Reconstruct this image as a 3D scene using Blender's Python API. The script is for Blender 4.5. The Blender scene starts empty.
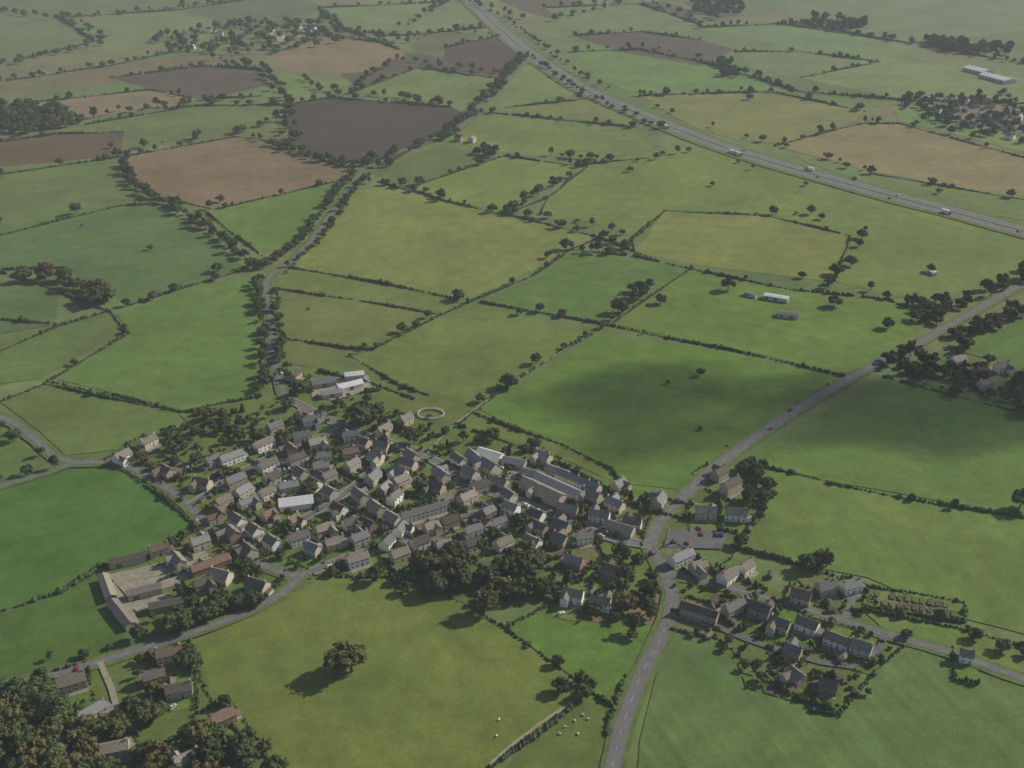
import bpy, math, random, bmesh
import numpy as np
from mathutils import Vector, Matrix
from mathutils import noise as mn

random.seed(7); np.random.seed(7)
R = random.random
def U(a, b): return random.uniform(a, b)

# ------------------------------------------------------------------ survey
H = 380.0; PITCH = math.radians(27); F = 1098.0
def G(px, py):
    """survey reading -> ground coordinates in metres on the z=0 plane"""
    u = (px-512)/F; v = (384-py)/F
    dz = -math.sin(PITCH)+v*math.cos(PITCH)
    dy = math.cos(PITCH)+v*math.sin(PITCH)
    t = -H/dz
    return (u*t, dy*t)
def GP(pts): return [G(*p) for p in pts]
def lin(c):
    c /= 255.0
    return c/12.92 if c <= 0.04045 else ((c+0.055)/1.055)**2.4
def A(r, g, b, k=1.02):
    return (lin(r)/k, lin(g)/k, lin(b)/k, 1)

scene = bpy.context.scene
COL = scene.collection

# ------------------------------------------------------------------ materials
def newmat(name):
    m = bpy.data.materials.new(name); m.use_nodes = True
    nt = m.node_tree; b = nt.nodes["Principled BSDF"]
    b.inputs["Roughness"].default_value = 0.9
    b.inputs["Specular IOR Level"].default_value = 0.12
    return m, nt, b
def N(nt, t, **kw):
    n = nt.nodes.new(t)
    for k, v in kw.items(): setattr(n, k, v)
    return n
def mixc(nt, fac, a, b, mode='MIX'):
    n = N(nt, 'ShaderNodeMix', data_type='RGBA', blend_type=mode)
    for key, val in ((0, fac), (6, a), (7, b)):
        if hasattr(val, 'is_linked'): nt.links.new(val, n.inputs[key])
        else: n.inputs[key].default_value = val
    return n.outputs[2]
def math_(nt, op, a, b=0.0, c=0.0):
    n = N(nt, 'ShaderNodeMath', operation=op)
    for i, val in enumerate((a, b, c)):
        if hasattr(val, 'is_linked'): nt.links.new(val, n.inputs[i])
        else: n.inputs[i].default_value = val
    return n.outputs[0]
def noise_(nt, vec, scale, detail=4, rough=0.6):
    n = N(nt, 'ShaderNodeTexNoise'); n.inputs['Scale'].default_value = scale
    n.inputs['Detail'].default_value = detail; n.inputs['Roughness'].default_value = rough
    if vec is not None: nt.links.new(vec, n.inputs['Vector'])
    return n.outputs['Fac']
def mrange(nt, v, a, b, c, d):
    n = N(nt, 'ShaderNodeMapRange')
    nt.links.new(v, n.inputs[0])
    for i, x in enumerate((a, b, c, d)): n.inputs[i+1].default_value = x
    return n.outputs[0]
def scale_col(nt, col, fac):
    n = N(nt, 'ShaderNodeVectorMath', operation='SCALE')
    if hasattr(col, 'is_linked'): nt.links.new(col, n.inputs[0])
    else: n.inputs[0].default_value = col[:3]
    nt.links.new(fac, n.inputs['Scale'])
    return n.outputs[0]

def grass_detail(nt, col, pos, tint):
    n1 = noise_(nt, pos, 0.011, 5, 0.6)
    n2 = noise_(nt, pos, 0.07, 6, 0.72)
    n3 = noise_(nt, pos, 0.8, 3, 0.75)
    f = math_(nt, 'MULTIPLY', mrange(nt, n1, 0.3, 0.7, 0.82, 1.18), mrange(nt, n2, 0.3, 0.7, 0.78, 1.22))
    f = math_(nt, 'MULTIPLY', f, mrange(nt, n3, 0.25, 0.75, 0.76, 1.24))
    mp = N(nt, 'ShaderNodeMapping'); nt.links.new(pos, mp.inputs[0]); mp.inputs['Location'].default_value = (311, 77, 0)
    n4 = noise_(nt, mp.outputs[0], 0.017, 7, 0.7)
    t = mixc(nt, mrange(nt, n4, 0.42, 0.72, 0.0, 0.8), col, mixc(nt, 1.0, col, tint, 'MULTIPLY'))
    return scale_col(nt, t, f)

def field_material():
    m, nt, b = newmat("field_surface")
    geo = N(nt, 'ShaderNodeNewGeometry'); pos = geo.outputs['Position']
    at = N(nt, 'ShaderNodeAttribute', attribute_name='fcol')
    ad = N(nt, 'ShaderNodeAttribute', attribute_name='fdir')
    aa = N(nt, 'ShaderNodeAttribute', attribute_name='famp')
    col = grass_detail(nt, at.outputs['Color'], pos, (1.26, 1.04, 0.96, 1))
    wob = N(nt, 'ShaderNodeVectorMath', operation='DOT_PRODUCT')
    nt.links.new(pos, wob.inputs[0]); nt.links.new(ad.outputs['Vector'], wob.inputs[1])
    ph = math_(nt, 'ADD', wob.outputs['Value'], math_(nt, 'MULTIPLY', noise_(nt, pos, 0.02, 2), 1.5))
    s = math_(nt, 'SINE', ph)
    s2 = math_(nt, 'SINE', math_(nt, 'MULTIPLY', ph, 0.37))
    s = math_(nt, 'MULTIPLY', math_(nt, 'ADD', s, s2), mrange(nt, noise_(nt, pos, 0.015, 3), 0.35, 0.65, 0.1, 1.0))
    f = math_(nt, 'ADD', math_(nt, 'MULTIPLY', s, aa.outputs['Fac']), 1.0)
    nt.links.new(scale_col(nt, col, f), b.inputs['Base Color'])
    return m
FIELD = field_material()

def ground_material():
    m, nt, b = newmat("countryside")
    geo = N(nt, 'ShaderNodeNewGeometry'); pos = geo.outputs['Position']
    mp = N(nt, 'ShaderNodeMapping'); nt.links.new(pos, mp.inputs[0])
    mp.inputs['Rotation'].default_value = (0, 0, 0.4); mp.inputs['Scale'].default_value = (1, 0.75, 1)
    wn = N(nt, 'ShaderNodeTexVoronoi', distance='MINKOWSKI'); wn.inputs['Exponent'].default_value = 1.6
    wn.inputs['Scale'].default_value = 1/230.0; nt.links.new(mp.outputs[0], wn.inputs['Vector'])
    sep = N(nt, 'ShaderNodeSeparateColor'); nt.links.new(wn.outputs['Color'], sep.inputs[0])
    cr = N(nt, 'ShaderNodeValToRGB'); cr.color_ramp.interpolation = 'CONSTANT'
    cols = [(0, A(92,110,64)), (0.22, A(98,114,68)), (0.42, A(86,105,60)), (0.6, A(102,110,70)), (0.74, A(108,104,76)), (0.84, A(92,112,64)), (0.95, A(84,78,62))]
    e = cr.color_ramp.elements
    e[0].position = 0; e[0].color = cols[0][1]; e[1].position = cols[1][0]; e[1].color = cols[1][1]
    for p, c in cols[2:]:
        x = e.new(p); x.color = c
    nt.links.new(sep.outputs[0], cr.inputs[0])
    c = grass_detail(nt, cr.outputs[0], pos, (1.18, 1.03, 0.95, 1))
    nt.links.new(c, b.inputs['Base Color'])
    return m
GROUND = ground_material()

def simple(name, col, var=0.2, scale=0.5, rough=0.9, objvar=0.0, spec=0.12, metal=0.0):
    m, nt, b = newmat(name)
    geo = N(nt, 'ShaderNodeNewGeometry'); pos = geo.outputs['Position']
    f = mrange(nt, noise_(nt, pos, scale, 4, 0.7), 0.3, 0.7, 1-var, 1+var)
    if objvar:
        oi = N(nt, 'ShaderNodeObjectInfo')
        f = math_(nt, 'MULTIPLY', f, mrange(nt, oi.outputs['Random'], 0, 1, 1-objvar, 1+objvar))
    nt.links.new(scale_col(nt, col, f), b.inputs['Base Color'])
    b.inputs['Roughness'].default_value = rough
    b.inputs['Specular IOR Level'].default_value = spec
    b.inputs['Metallic'].default_value = metal
    return m

def leaf_mat(name, cols, var=0.45):
    m, nt, b = newmat(name)
    oi = N(nt, 'ShaderNodeObjectInfo'); geo = N(nt, 'ShaderNodeNewGeometry')
    cr = N(nt, 'ShaderNodeValToRGB'); e = cr.color_ramp.elements
    e[0].color = cols[0]; e[1].color = cols[-1]
    for i, c in enumerate(cols[1:-1]):
        x = e.new((i+1)/(len(cols)-1)); x.color = c
    nt.links.new(oi.outputs['Random'], cr.inputs[0])
    f = mrange(nt, noise_(nt, geo.outputs['Position'], 0.45, 3, 0.8), 0.3, 0.7, 1-var, 1+var)
    nt.links.new(scale_col(nt, cr.outputs[0], f), b.inputs['Base Color'])
    return m
L_OAK = leaf_mat("oak_leaves", [(0.048,0.074,0.028,1),(0.068,0.094,0.032,1),(0.090,0.105,0.038,1),(0.058,0.082,0.038,1)])
L_AUT = leaf_mat("autumn_leaves", [(0.100,0.086,0.034,1),(0.090,0.092,0.034,1),(0.105,0.096,0.036,1),(0.115,0.078,0.034,1)])
L_CON = leaf_mat("conifer_needles", [(0.030,0.050,0.027,1),(0.038,0.060,0.032,1)])
L_HEDGE = simple("hedge_leaves", (0.056,0.078,0.030), 0.45, 0.35)
BARK = simple("bark", (0.09,0.07,0.05), 0.3, 2)
ASPH = simple("asphalt", (0.135,0.135,0.13), 0.16, 0.25)
ASPH_D = simple("asphalt_dark", (0.12,0.12,0.118), 0.2, 0.2)
MOTOR = simple("motorway_concrete", (0.17,0.17,0.165), 0.12, 0.15)
PAVE = simple("paving", (0.22,0.21,0.19), 0.15, 0.6)
PAINT = simple("road_paint", (0.55,0.55,0.53), 0.1, 1)
TRACK = simple("track_dirt", (0.25,0.23,0.17), 0.25, 0.3)
VERGE = simple("verge_grass", A(88,103,54)[:3], 0.3, 0.15)
GRAVEL = simple("yard_gravel", (0.25,0.23,0.185), 0.3, 0.3)
SOIL = simple("allotment_soil", (0.085,0.075,0.055), 0.35, 0.5)
WALLS = {
 'stone': simple("limestone_wall", (0.46,0.41,0.32), 0.18, 0.8, objvar=0.2),
 'brick': simple("red_brick_wall", (0.25,0.16,0.12), 0.2, 1.2, objvar=0.2),
 'white': simple("white_render_wall", (0.74,0.73,0.68), 0.08, 0.6, objvar=0.1),
 'buff': simple("buff_brick_wall", (0.38,0.32,0.24), 0.2, 1.0, objvar=0.2)}
ROOFS = {
 'tile': simple("clay_tile_roof", (0.165,0.115,0.088), 0.28, 0.9, objvar=0.3),
 'brown': simple("brown_tile_roof", (0.135,0.118,0.102), 0.25, 0.9, objvar=0.4),
 'slate': simple("slate_roof", (0.16,0.163,0.165), 0.22, 0.9, objvar=0.4, rough=0.7, spec=0.3),
 'stone': simple("stone_slate_roof", (0.225,0.205,0.17), 0.28, 0.9, objvar=0.3),
 'white': simple("pale_sheet_roof", (0.56,0.57,0.57), 0.1, 0.3, rough=0.6)}
GLASS = simple("window_glass", (0.03,0.035,0.04), 0.1, 1, rough=0.15, spec=0.5)
TRIM = simple("white_trim", (0.75,0.75,0.72), 0.05, 1)
DOORC = [simple("door_green", (0.05,0.12,0.07), .1), simple("door_red", (0.25,0.04,0.03), .1), simple("door_blue", (0.04,0.07,0.2), .1)]
WOOD = simple("shed_timber", (0.18,0.14,0.10), 0.25, 1.2, objvar=0.2)
CARP = [simple("car_paint_%s" % n, c, 0.02, 1, rough=0.3, spec=0.5) for n, c in
        (("white",(0.75,0.75,0.75)),("silver",(0.45,0.46,0.48)),("red",(0.26,0.03,0.03)),("blue",(0.04,0.08,0.25)),("dark",(0.03,0.03,0.035)),("green",(0.03,0.10,0.06)))]
TYRE = simple("tyre_rubber", (0.02,0.02,0.02), 0.1, 1)
WOOL = simple("wool", (0.68,0.65,0.57), 0.1, 3)
STEEL = simple("galvanised_steel", (0.45,0.46,0.47), 0.1, 1, rough=0.5, spec=0.5)

# ------------------------------------------------------------------ mesh builder
class MB:
    def __init__(s): s.v = []; s.f = []; s.m = []; s.mats = []
    def mat(s, m):
        if m not in s.mats: s.mats.append(m)
        return s.mats.index(m)
    def add(s, vs, fs, m, M=None):
        o = len(s.v); i = s.mat(m)
        for v in vs:
            if M is not None: v = M @ Vector(v)
            s.v.append(tuple(v))
        for f in fs: s.f.append(tuple(o+k for k in f)); s.m.append(i)
    def box(s, x0, x1, y0, y1, z0, z1, m, M=None):
        s.add([(x0,y0,z0),(x1,y0,z0),(x1,y1,z0),(x0,y1,z0),(x0,y0,z1),(x1,y0,z1),(x1,y1,z1),(x0,y1,z1)],
              [(0,3,2,1),(4,5,6,7),(0,1,5,4),(1,2,6,5),(2,3,7,6),(3,0,4,7)], m, M)
    def cyl(s, p, r0, q, r1, n, m, M=None):
        p = Vector(p); q = Vector(q); d = (q-p).normalized()
        a = d.orthogonal().normalized(); b = d.cross(a)
        vs = []
        for c, r in ((p, r0), (q, r1)):
            for i in range(n):
                t = 2*math.pi*i/n; vs.append(c+a*math.cos(t)*r+b*math.sin(t)*r)
        fs = [(i, (i+1) % n, n+(i+1) % n, n+i) for i in range(n)]
        fs += [tuple(range(n-1, -1, -1)), tuple(range(n, 2*n))]
        s.add(vs, fs, m, M)
    def mesh(s, name):
        me = bpy.data.meshes.new(name); me.from_pydata(s.v, [], s.f)
        for m in s.mats: me.materials.append(m)
        me.polygons.foreach_set('material_index', s.m); me.update(); return me
    def obj(s, name, loc=(0,0,0), rot=0, scale=1):
        o = bpy.data.objects.new(name, s.mesh(name)); COL.objects.link(o)
        o.location = loc; o.rotation_euler = (0, 0, rot); o.scale = (scale,)*3
        return o

def inst(name, me, x, y, z, rot, sc):
    o = bpy.data.objects.new(name, me); COL.objects.link(o)
    o.location = (x, y, z); o.rotation_euler = (0, 0, rot)
    o.scale = sc if isinstance(sc, tuple) else (sc,)*3
    return o

# ------------------------------------------------------------------ polylines
def smooth(pts, step=12.0):
    P = [Vector(p) for p in pts]
    P = [P[0]*2-P[1]] + P + [P[-1]*2-P[-2]]
    out = []
    for i in range(1, len(P)-2):
        a, b, c, d = P[i-1:i+3]
        n = max(1, int((c-b).length/step))
        for k in range(n):
            t = k/n
            out.append(0.5*((2*b)+(c-a)*t+(2*a-5*b+4*c-d)*t*t+(-a+3*b-3*c+d)*t**3))
    out.append(P[-2]); return out
def offset(pts, d):
    out = []
    for i, p in enumerate(pts):
        a = pts[max(0, i-1)]; b = pts[min(len(pts)-1, i+1)]
        t = (b-a).normalized(); out.append(p+Vector((-t.y, t.x))*d)
    return out
def strip(mb, pts, off, w, z, m, depth=0.0, rag=0.0):
    a = offset(pts, off-w/2); b = offset(pts, off+w/2); n = len(pts)
    if rag:
        a = [p+Vector((U(-rag,rag),U(-rag,rag))) for p in a]; b = [p+Vector((U(-rag,rag),U(-rag,rag))) for p in b]
    vs = [(p.x, p.y, z) for p in a]+[(p.x, p.y, z) for p in b]
    fs = [(i, i+1, n+i+1, n+i) for i in range(n-1)]
    if depth:
        vs += [(p.x, p.y, z-depth) for p in a]+[(p.x, p.y, z-depth) for p in b]
        fs += [(2*n+i, 2*n+i+1, i+1, i) for i in range(n-1)]+[(n+i, n+i+1, 3*n+i+1, 3*n+i) for i in range(n-1)]
    mb.add(vs, fs, m)
def dashes(mb, pts, off, w, z, m, ln=4, gap=6):
    q = offset(pts, off)
    for a, b in zip(q[:-1], q[1:]):
        L = (b-a).length; t = (b-a)/max(L, .01); nn = Vector((-t.y, t.x))*w/2
        s = 0
        while s < L:
            e = min(s+ln, L); p = a+t*s; r = a+t*e
            mb.add([(*(p-nn), z), (*(r-nn), z), (*(r+nn), z), (*(p+nn), z)], [(0,1,2,3)], m); s += ln+gap
def resample(pts, step):
    out = []; carry = 0
    for a, b in zip(pts[:-1], pts[1:]):
        a = Vector(a); b = Vector(b); L = (b-a).length; s = carry
        while s < L: out.append((a+(b-a)*(s/L), (b-a).normalized())); s += step
        carry = s-L
    return out
def inpoly(x, y, P):
    c = False; j = len(P)-1
    for i in range(len(P)):
        xi, yi = P[i]; xj, yj = P[j]
        if (yi > y) != (yj > y) and x < (xj-xi)*(y-yi)/(yj-yi)+xi: c = not c
        j = i
    return c
def area2(Q): return sum(Q[i][0]*Q[(i+1) % len(Q)][1]-Q[(i+1) % len(Q)][0]*Q[i][1] for i in range(len(Q)))

# ------------------------------------------------------------------ ground + fields
mb = MB()
n = 12; S = 9000
vs = [(-S+2*S*i/n, -3000+14000*j/n, 0) for j in range(n+1) for i in range(n+1)]
fs = [(j*(n+1)+i, j*(n+1)+i+1, (j+1)*(n+1)+i+1, (j+1)*(n+1)+i) for j in range(n) for i in range(n)]
mb.add(vs, fs, GROUND); mb.obj("ground")

FZ = [0.02]
def field(pts, col, ang=None, amp=0.03, wl=8.0, name="grass_field"):
    P = GP(pts)
    z = FZ[0]; FZ[0] += 0.006
    me = bpy.data.meshes.new(name)
    Q = []
    for i in range(len(P)):
        a = Vector(P[i]); b = Vector(P[(i+1) % len(P)]); L = (b-a).length; k = max(1, int(L/40))
        for j in range(k):
            q = a+(b-a)*j/k
            if j: q += Vector((U(-2.2, 2.2), U(-2.2, 2.2)))
            Q.append((q.x, q.y, z))
    if area2(Q) < 0: Q.reverse()
    me.from_pydata(Q, [], [tuple(range(len(Q)))])
    c = me.color_attributes.new('fcol', 'FLOAT_COLOR', 'POINT')
    r, g, b_ = col
    if g > r: r += (g-r)*0.05
    b_ = b_+1+(g-b_)*0.02
    for d in c.data: d.color = A(r, g, b_)
    if ang is None:
        a = Vector(P[0]); b = Vector(P[1]); t = (b-a).normalized(); dn = Vector((-t.y, t.x))
    else: dn = Vector((math.cos(ang), math.sin(ang)))
    k = 2*math.pi/wl
    d = me.attributes.new('fdir', 'FLOAT_VECTOR', 'POINT')
    for e in d.data: e.vector = (dn.x*k, dn.y*k, 0)
    f = me.attributes.new('famp', 'FLOAT', 'POINT')
    for e in f.data: e.value = amp
    me.materials.append(FIELD)
    o = bpy.data.objects.new(name, me); COL.objects.link(o)
    return o
PL = "ploughed_field"
fields = [
 ([(-40,-30),(120,-30),(170,8),(60,18),(-40,10)],(84,101,62)),
 ([(-40,12),(60,20),(95,42),(20,60),(-40,55)],(92,105,66)),
 ([(70,20),(180,12),(235,32),(190,44),(100,42)],(96,112,66)),
 ([(180,8),(300,-10),(320,8),(300,22),(235,28)],(82,95,64)),
 ([(320,8),(450,2),(485,28),(400,36),(345,30),(318,20)],(98,114,68)),
 ([(-40,65),(100,48),(190,48),(110,66),(0,80)],(102,107,72)),
 ([(0,82),(110,66),(190,55),(270,52),(260,62),(160,72),(90,88),(0,98)],(100,98,68),None,.03,PL),
 ([(110,78),(205,66),(262,70),(275,84),(205,100),(150,88)],(80,73,59),None,.02,PL),
 ([(270,55),(325,36),(395,44),(405,56),(365,72),(310,75),(275,68)],(116,105,80),None,.02,PL),
 ([(262,72),(300,76),(318,90),(290,96),(270,88)],(92,117,60)),
 ([(20,104),(150,90),(192,98),(180,106),(120,114),(60,118)],(116,107,82),None,.03,PL),
 ([(-40,100),(20,104),(60,118),(0,128),(-40,126)],(72,86,56)),
 ([(85,125),(195,106),(280,105),(285,120),(240,134),(130,148),(110,135)],(90,106,59)),
 ([(-60,142),(60,134),(124,132),(118,155),(50,163),(-60,172)],(88,78,57),None,.04,PL),
 ([(-80,176),(118,158),(130,182),(150,200),(60,218),(-80,236)],(87,106,57)),
 ([(-100,240),(120,208),(158,204),(205,232),(245,268),(180,288),(128,306),(100,285),(60,268),(-100,262)],(80,104,56)),
 ([(128,156),(235,137),(258,139),(352,170),(345,178),(215,209),(165,196),(128,178)],(112,100,74),None,.04,PL),
 ([(292,104),(330,98),(452,107),(470,118),(448,128),(388,165),(330,160),(292,145),(284,122)],(68,62,53),None,.03,PL),
 ([(205,212),(340,180),(350,184),(320,225),(290,245),(265,254),(228,235)],(88,114,51)),
 ([(405,42),(440,30),(500,38),(470,46),(420,54)],(90,96,64)),
 ([(445,48),(500,36),(530,58),(492,76),(445,62)],(74,64,55),None,.02,PL),
 ([(350,94),(418,68),(492,78),(505,92),(478,108),(380,98)],(97,113,63)),
 ([(500,72),(538,64),(578,92),(560,100),(500,108)],(100,116,63)),
 ([(450,128),(480,112),(560,120),(636,128),(655,150),(590,160),(500,152),(450,142)],(97,114,56)),
 ([(505,108),(600,98),(640,126),(560,118)],(103,113,59)),
 ([(368,172),(440,146),(505,158),(470,172),(410,190)],(86,103,54)),
 ([(410,188),(505,156),(575,166),(545,190),(510,212),(450,202)],(102,120,57)),
 ([(548,198),(590,164),(650,152),(700,142),(790,172),(828,190),(765,214),(665,210),(632,236),(590,222),(540,214)],(96,117,53)),
 ([(665,211),(765,216),(850,236),(832,282),(700,266),(634,252)],(107,118,58)),
 ([(830,190),(865,196),(1060,244),(1060,268),(985,285),(930,303),(836,282),(852,238),(770,214)],(97,115,54)),
 ([(345,196),(378,182),(440,200),(520,218),(600,238),(570,250),(470,300),(380,282),(292,268),(318,235)],(107,119,58)),
 ([(275,272),(290,268),(458,300),(440,312),(360,300),(278,288)],(94,111,54)),
 ([(278,290),(360,302),(440,314),(410,330),(372,350),(300,344),(280,336)],(98,108,57)),
 ([(572,252),(692,268),(612,324),(480,302),(535,275)],(82,109,48)),
 ([(470,304),(592,333),(520,378),(478,408),(395,384),(350,356),(420,328)],(93,113,52)),
 ([(282,340),(345,350),(400,388),(372,404),(330,372),(282,362)],(92,105,54)),
 ([(694,270),(790,290),(888,300),(928,318),(905,342),(850,376),(730,348),(615,325)],(90,116,48)),
 ([(598,334),(715,350),(845,378),(800,402),(725,454),(680,490),(630,484),(590,462),(480,410),(540,372)],(85,113,44)),
 ([(470,412),(560,442),(615,470),(625,488),(570,462),(450,425)],(94,109,51)),
 ([(385,400),(430,390),(478,410),(450,432),(410,425)],(92,106,50)),
 ([(575,52),(640,50),(700,62),(800,92),(690,92),(630,92),(600,80)],(90,118,60)),
 ([(575,36),(640,32),(700,40),(735,50),(700,66),(620,52)],(80,74,62),None,.02,PL),
 ([(545,8),(640,4),(700,25),(640,32),(575,34)],(94,111,68)),
 ([(640,-30),(780,-25),(790,10),(700,22)],(88,105,70)),
 ([(700,28),(780,24),(925,46),(880,62),(800,50)],(93,118,68)),
 ([(735,52),(800,52),(880,62),(800,76),(760,76)],(99,112,68)),
 ([(800,78),(880,56),(1060,85),(1060,104),(900,100)],(100,118,68)),
 ([(780,-25),(1060,-25),(1060,30),(900,42),(790,22)],(94,110,73)),
 ([(640,96),(770,92),(866,112),(850,124),(780,144),(735,140),(690,126)],(108,114,64)),
 ([(775,146),(860,124),(900,124),(1060,166),(1060,200),(1000,196),(870,172)],(117,112,73),None,.04,PL),
 ([(800,160),(870,174),(1060,202),(1060,228),(960,210),(880,188)],(93,110,57)),
 ([(890,104),(940,112),(1060,150),(1060,162),(960,136),(900,122)],(94,120,57)),
 ([(-120,270),(45,284),(60,292),(55,325),(-120,358)],(81,103,57)),
 ([(-120,362),(60,326),(108,312),(124,332),(44,378),(-120,400)],(85,106,55)),
 ([(58,380),(78,364),(132,334),(116,314),(182,292),(255,274),(262,288),(266,320),(268,380),(262,392),(208,410),(180,410)],(87,114,52)),
 ([(0,402),(46,386),(180,412),(160,432),(118,450),(66,456),(40,432)],(86,107,52)),
 ([(-120,420),(0,430),(50,462),(-10,485),(-120,500)],(82,106,51)),
 ([(180,415),(262,398),(270,420),(225,436),(195,432)],(80,105,46)),
 ([(-120,510),(75,470),(118,470),(158,492),(194,525),(180,542),(98,568),(60,592),(-120,650)],(68,102,43)),
 ([(-120,655),(62,594),(96,574),(128,638),(90,662),(-120,705)],(70,97,41)),
 ([(190,642),(245,620),(300,590),(325,577),(400,578),(460,602),(500,630),(595,697),(560,716),(480,780),(420,850),(300,850),(215,712)],(97,112,51),0.5,.03),
 ([(505,628),(560,600),(600,598),(652,628),(640,668),(610,705),(560,668)],(84,113,47)),
 ([(470,800),(545,730),(578,702),(613,708),(600,760),(590,850),(450,850)],(88,104,49)),
 ([(632,850),(640,740),(655,680),(672,630),(720,640),(775,690),(840,715),(875,672),(905,645),(1000,680),(1160,730),(1200,850)],(83,107,56),0.35,.08),
 ([(855,604),(900,612),(960,628),(1120,680),(1120,705),(1000,666),(882,628)],(90,112,52)),
 ([(748,468),(800,476),(900,498),(1120,540),(1120,660),(1000,628),(960,618),(868,578),(800,565),(735,548),(770,490)],(90,114,50),0.1,.04),
 ([(886,378),(1120,435),(1120,532),(1000,514),(820,480),(742,462),(800,424)],(84,111,46)),
 ([(952,350),(1000,322),(1120,280),(1120,400),(1020,368)],(80,108,47)),
 ([(285,372),(330,364),(380,380),(415,398),(372,414),(350,424),(300,405)],(86,107,45)),
]
for fdat in fields:
    pts, col = fdat[0], fdat[1]
    ang = fdat[2] if len(fdat) > 2 else None
    amp = fdat[3] if len(fdat) > 3 else U(0.02, 0.06)
    nm = fdat[4] if len(fdat) > 4 else "grass_field"
    field(pts, col, ang, amp, U(6, 11), nm)

VIL = [
 [(118,460),(150,445),(200,422),(270,402),(285,385),(330,370),(372,384),(410,412),(470,428),(540,448),(620,490),(650,500),(650,545),(655,600),(620,612),(540,600),(430,572),(330,575),(290,578),(235,550),(200,518),(160,482)],
 [(672,582),(705,578),(780,592),(858,606),(882,634),(892,652),(850,708),(760,690),(705,632),(668,624)],
 [(95,570),(150,548),(205,532),(245,556),(288,580),(240,612),(185,630),(138,640)],
 [(45,682),(190,645),(215,690),(240,725),(300,790),(-60,800),(-40,700)],
 [(662,532),(690,492),(748,468),(772,488),(735,545),(665,548)],
 [(890,368),(950,352),(1020,368),(1060,400),(1030,420),(960,400)],
]
VG = [GP(v) for v in VIL]
for v in VIL:
    field(v, (86,104,50), 0.3, 0.02, 10, "village_ground")
PZ = [FZ[0]+0.02]
PATCH = [[], []]

# ------------------------------------------------------------------ roads
RZ = 0.95
roads = {}
def road(name, pts, w, mat, marks=True, pave=False, verge=2.5, z=None):
    global RZ
    RZ += 0.006
    z = RZ
    P = smooth(GP(pts)); roads[name+str(len(roads))] = (P, w)
    b = MB()
    if verge: strip(b, P, 0, w+2*verge, z-0.1, VERGE, 0, .7)
    strip(b, P, 0, w, z, mat, 0, .12)
    if marks:
        dashes(b, P, 0, 0.12, z+0.004, PAINT, 3, 7)
    if pave:
        for s in (-1, 1): strip(b, P, s*(w/2+0.75), 1.4, z+0.12, PAVE, 0.16)
    b.obj(name); return P
P_main_s = road("country_road", [(606,820),(612,768),(620,735),(632,700),(645,668),(658,645),(669,620),(672,595),(664,570),(650,548)], 7.2, ASPH)
P_main_n = road("country_road", [(650,548),(655,530),(672,508),(698,484),(725,460),(760,435),(800,408),(840,385),(880,362),(920,343),(960,320),(1000,297),(1030,282),(1100,255),(1200,225)], 7.6, ASPH)
P_east = road("country_road", [(666,574),(700,581),(740,592),(790,605),(840,621),(880,634),(920,645),(960,657),(1000,672),(1040,686),(1140,715)], 5.2, ASPH)
P_high = road("village_street", [(650,546),(622,542),(590,532),(560,520),(520,502),(480,490),(450,472),(425,456),(395,445),(355,433),(312,412),(285,398)], 5.6, ASPH, True, True, 0)
P_nw = road("country_lane", [(285,398),(277,375),(273,350),(270,320),(266,292),(270,277),(288,264),(306,247),(326,222),(345,196),(362,172),(378,163)], 5, ASPH, False)
P_west = road("country_road", [(-120,380),(0,418),(30,436),(55,458),(75,464),(112,463),(135,470),(165,487),(190,507),(212,532),(240,551),(265,567),(292,577),(312,573)], 5.6, ASPH)
P_w2 = road("country_lane", [(75,464),(40,475),(0,487),(-100,505)], 4.2, ASPH, False)
P_low = road("village_street", [(312,573),(345,560),(385,548),(425,532),(470,517),(505,500)], 5.2, ASPH, False, True, 0)
P_sw = road("country_road", [(305,574),(282,595),(245,614),(200,631),(150,647),(100,663),(50,676),(0,690),(-120,720)], 5.4, ASPH)
road("village_street", [(190,507),(230,480),(262,462),(300,445),(345,430)], 4.4, ASPH_D, False, True, 0)
road("village_street", [(285,530),(330,505),(365,478),(395,446)], 4.4, ASPH_D, False, True, 0)
road("village_street", [(212,532),(255,520),(300,500),(345,492)], 4, ASPH_D, False, False, 0)
road("farm_lane", [(100,663),(112,690),(120,720),(140,768)], 3, TRACK, False, False, 0)
road("village_street", [(843,622),(850,606),(858,586)], 4, ASPH, False, False, 0)
road("village_street", [(700,620),(745,640),(790,655),(850,668),(880,650),(884,634)], 3.8, ASPH_D, False, False, 0)
road("footpath", [(480,775),(510,748),(540,725),(572,704)], 1.8, TRACK, False, False, 0)
road("farm_lane", [(425,456),(450,430),(478,408),(520,378),(592,334)], 1.3, TRACK, False, False, 0)
road("farm_lane", [(140,630),(122,600),(112,585),(160,575),(210,560)], 3.4, TRACK, False, False, 0)
road("country_lane", [(378,163),(400,152),(455,132),(480,108),(508,80),(532,58)], 5, ASPH, False)
rc = Vector(G(431,415)); ring = [rc+Vector((math.cos(i*math.pi/16)*9.5, math.sin(i*math.pi/16)*8)) for i in range(33)]
mb = MB(); strip(mb, ring, 0, 1.6, RZ, TRACK)
for p in ring[:-1]: mb.box(p.x-.07, p.x+.07, p.y-.07, p.y+.07, 0, RZ+1.3, WALLS['white'])
for zz in (.7, 1.2): strip(mb, ring, .1, .12, RZ+zz, WALLS['white'], .15)
mb.obj("riding_arena")

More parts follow.
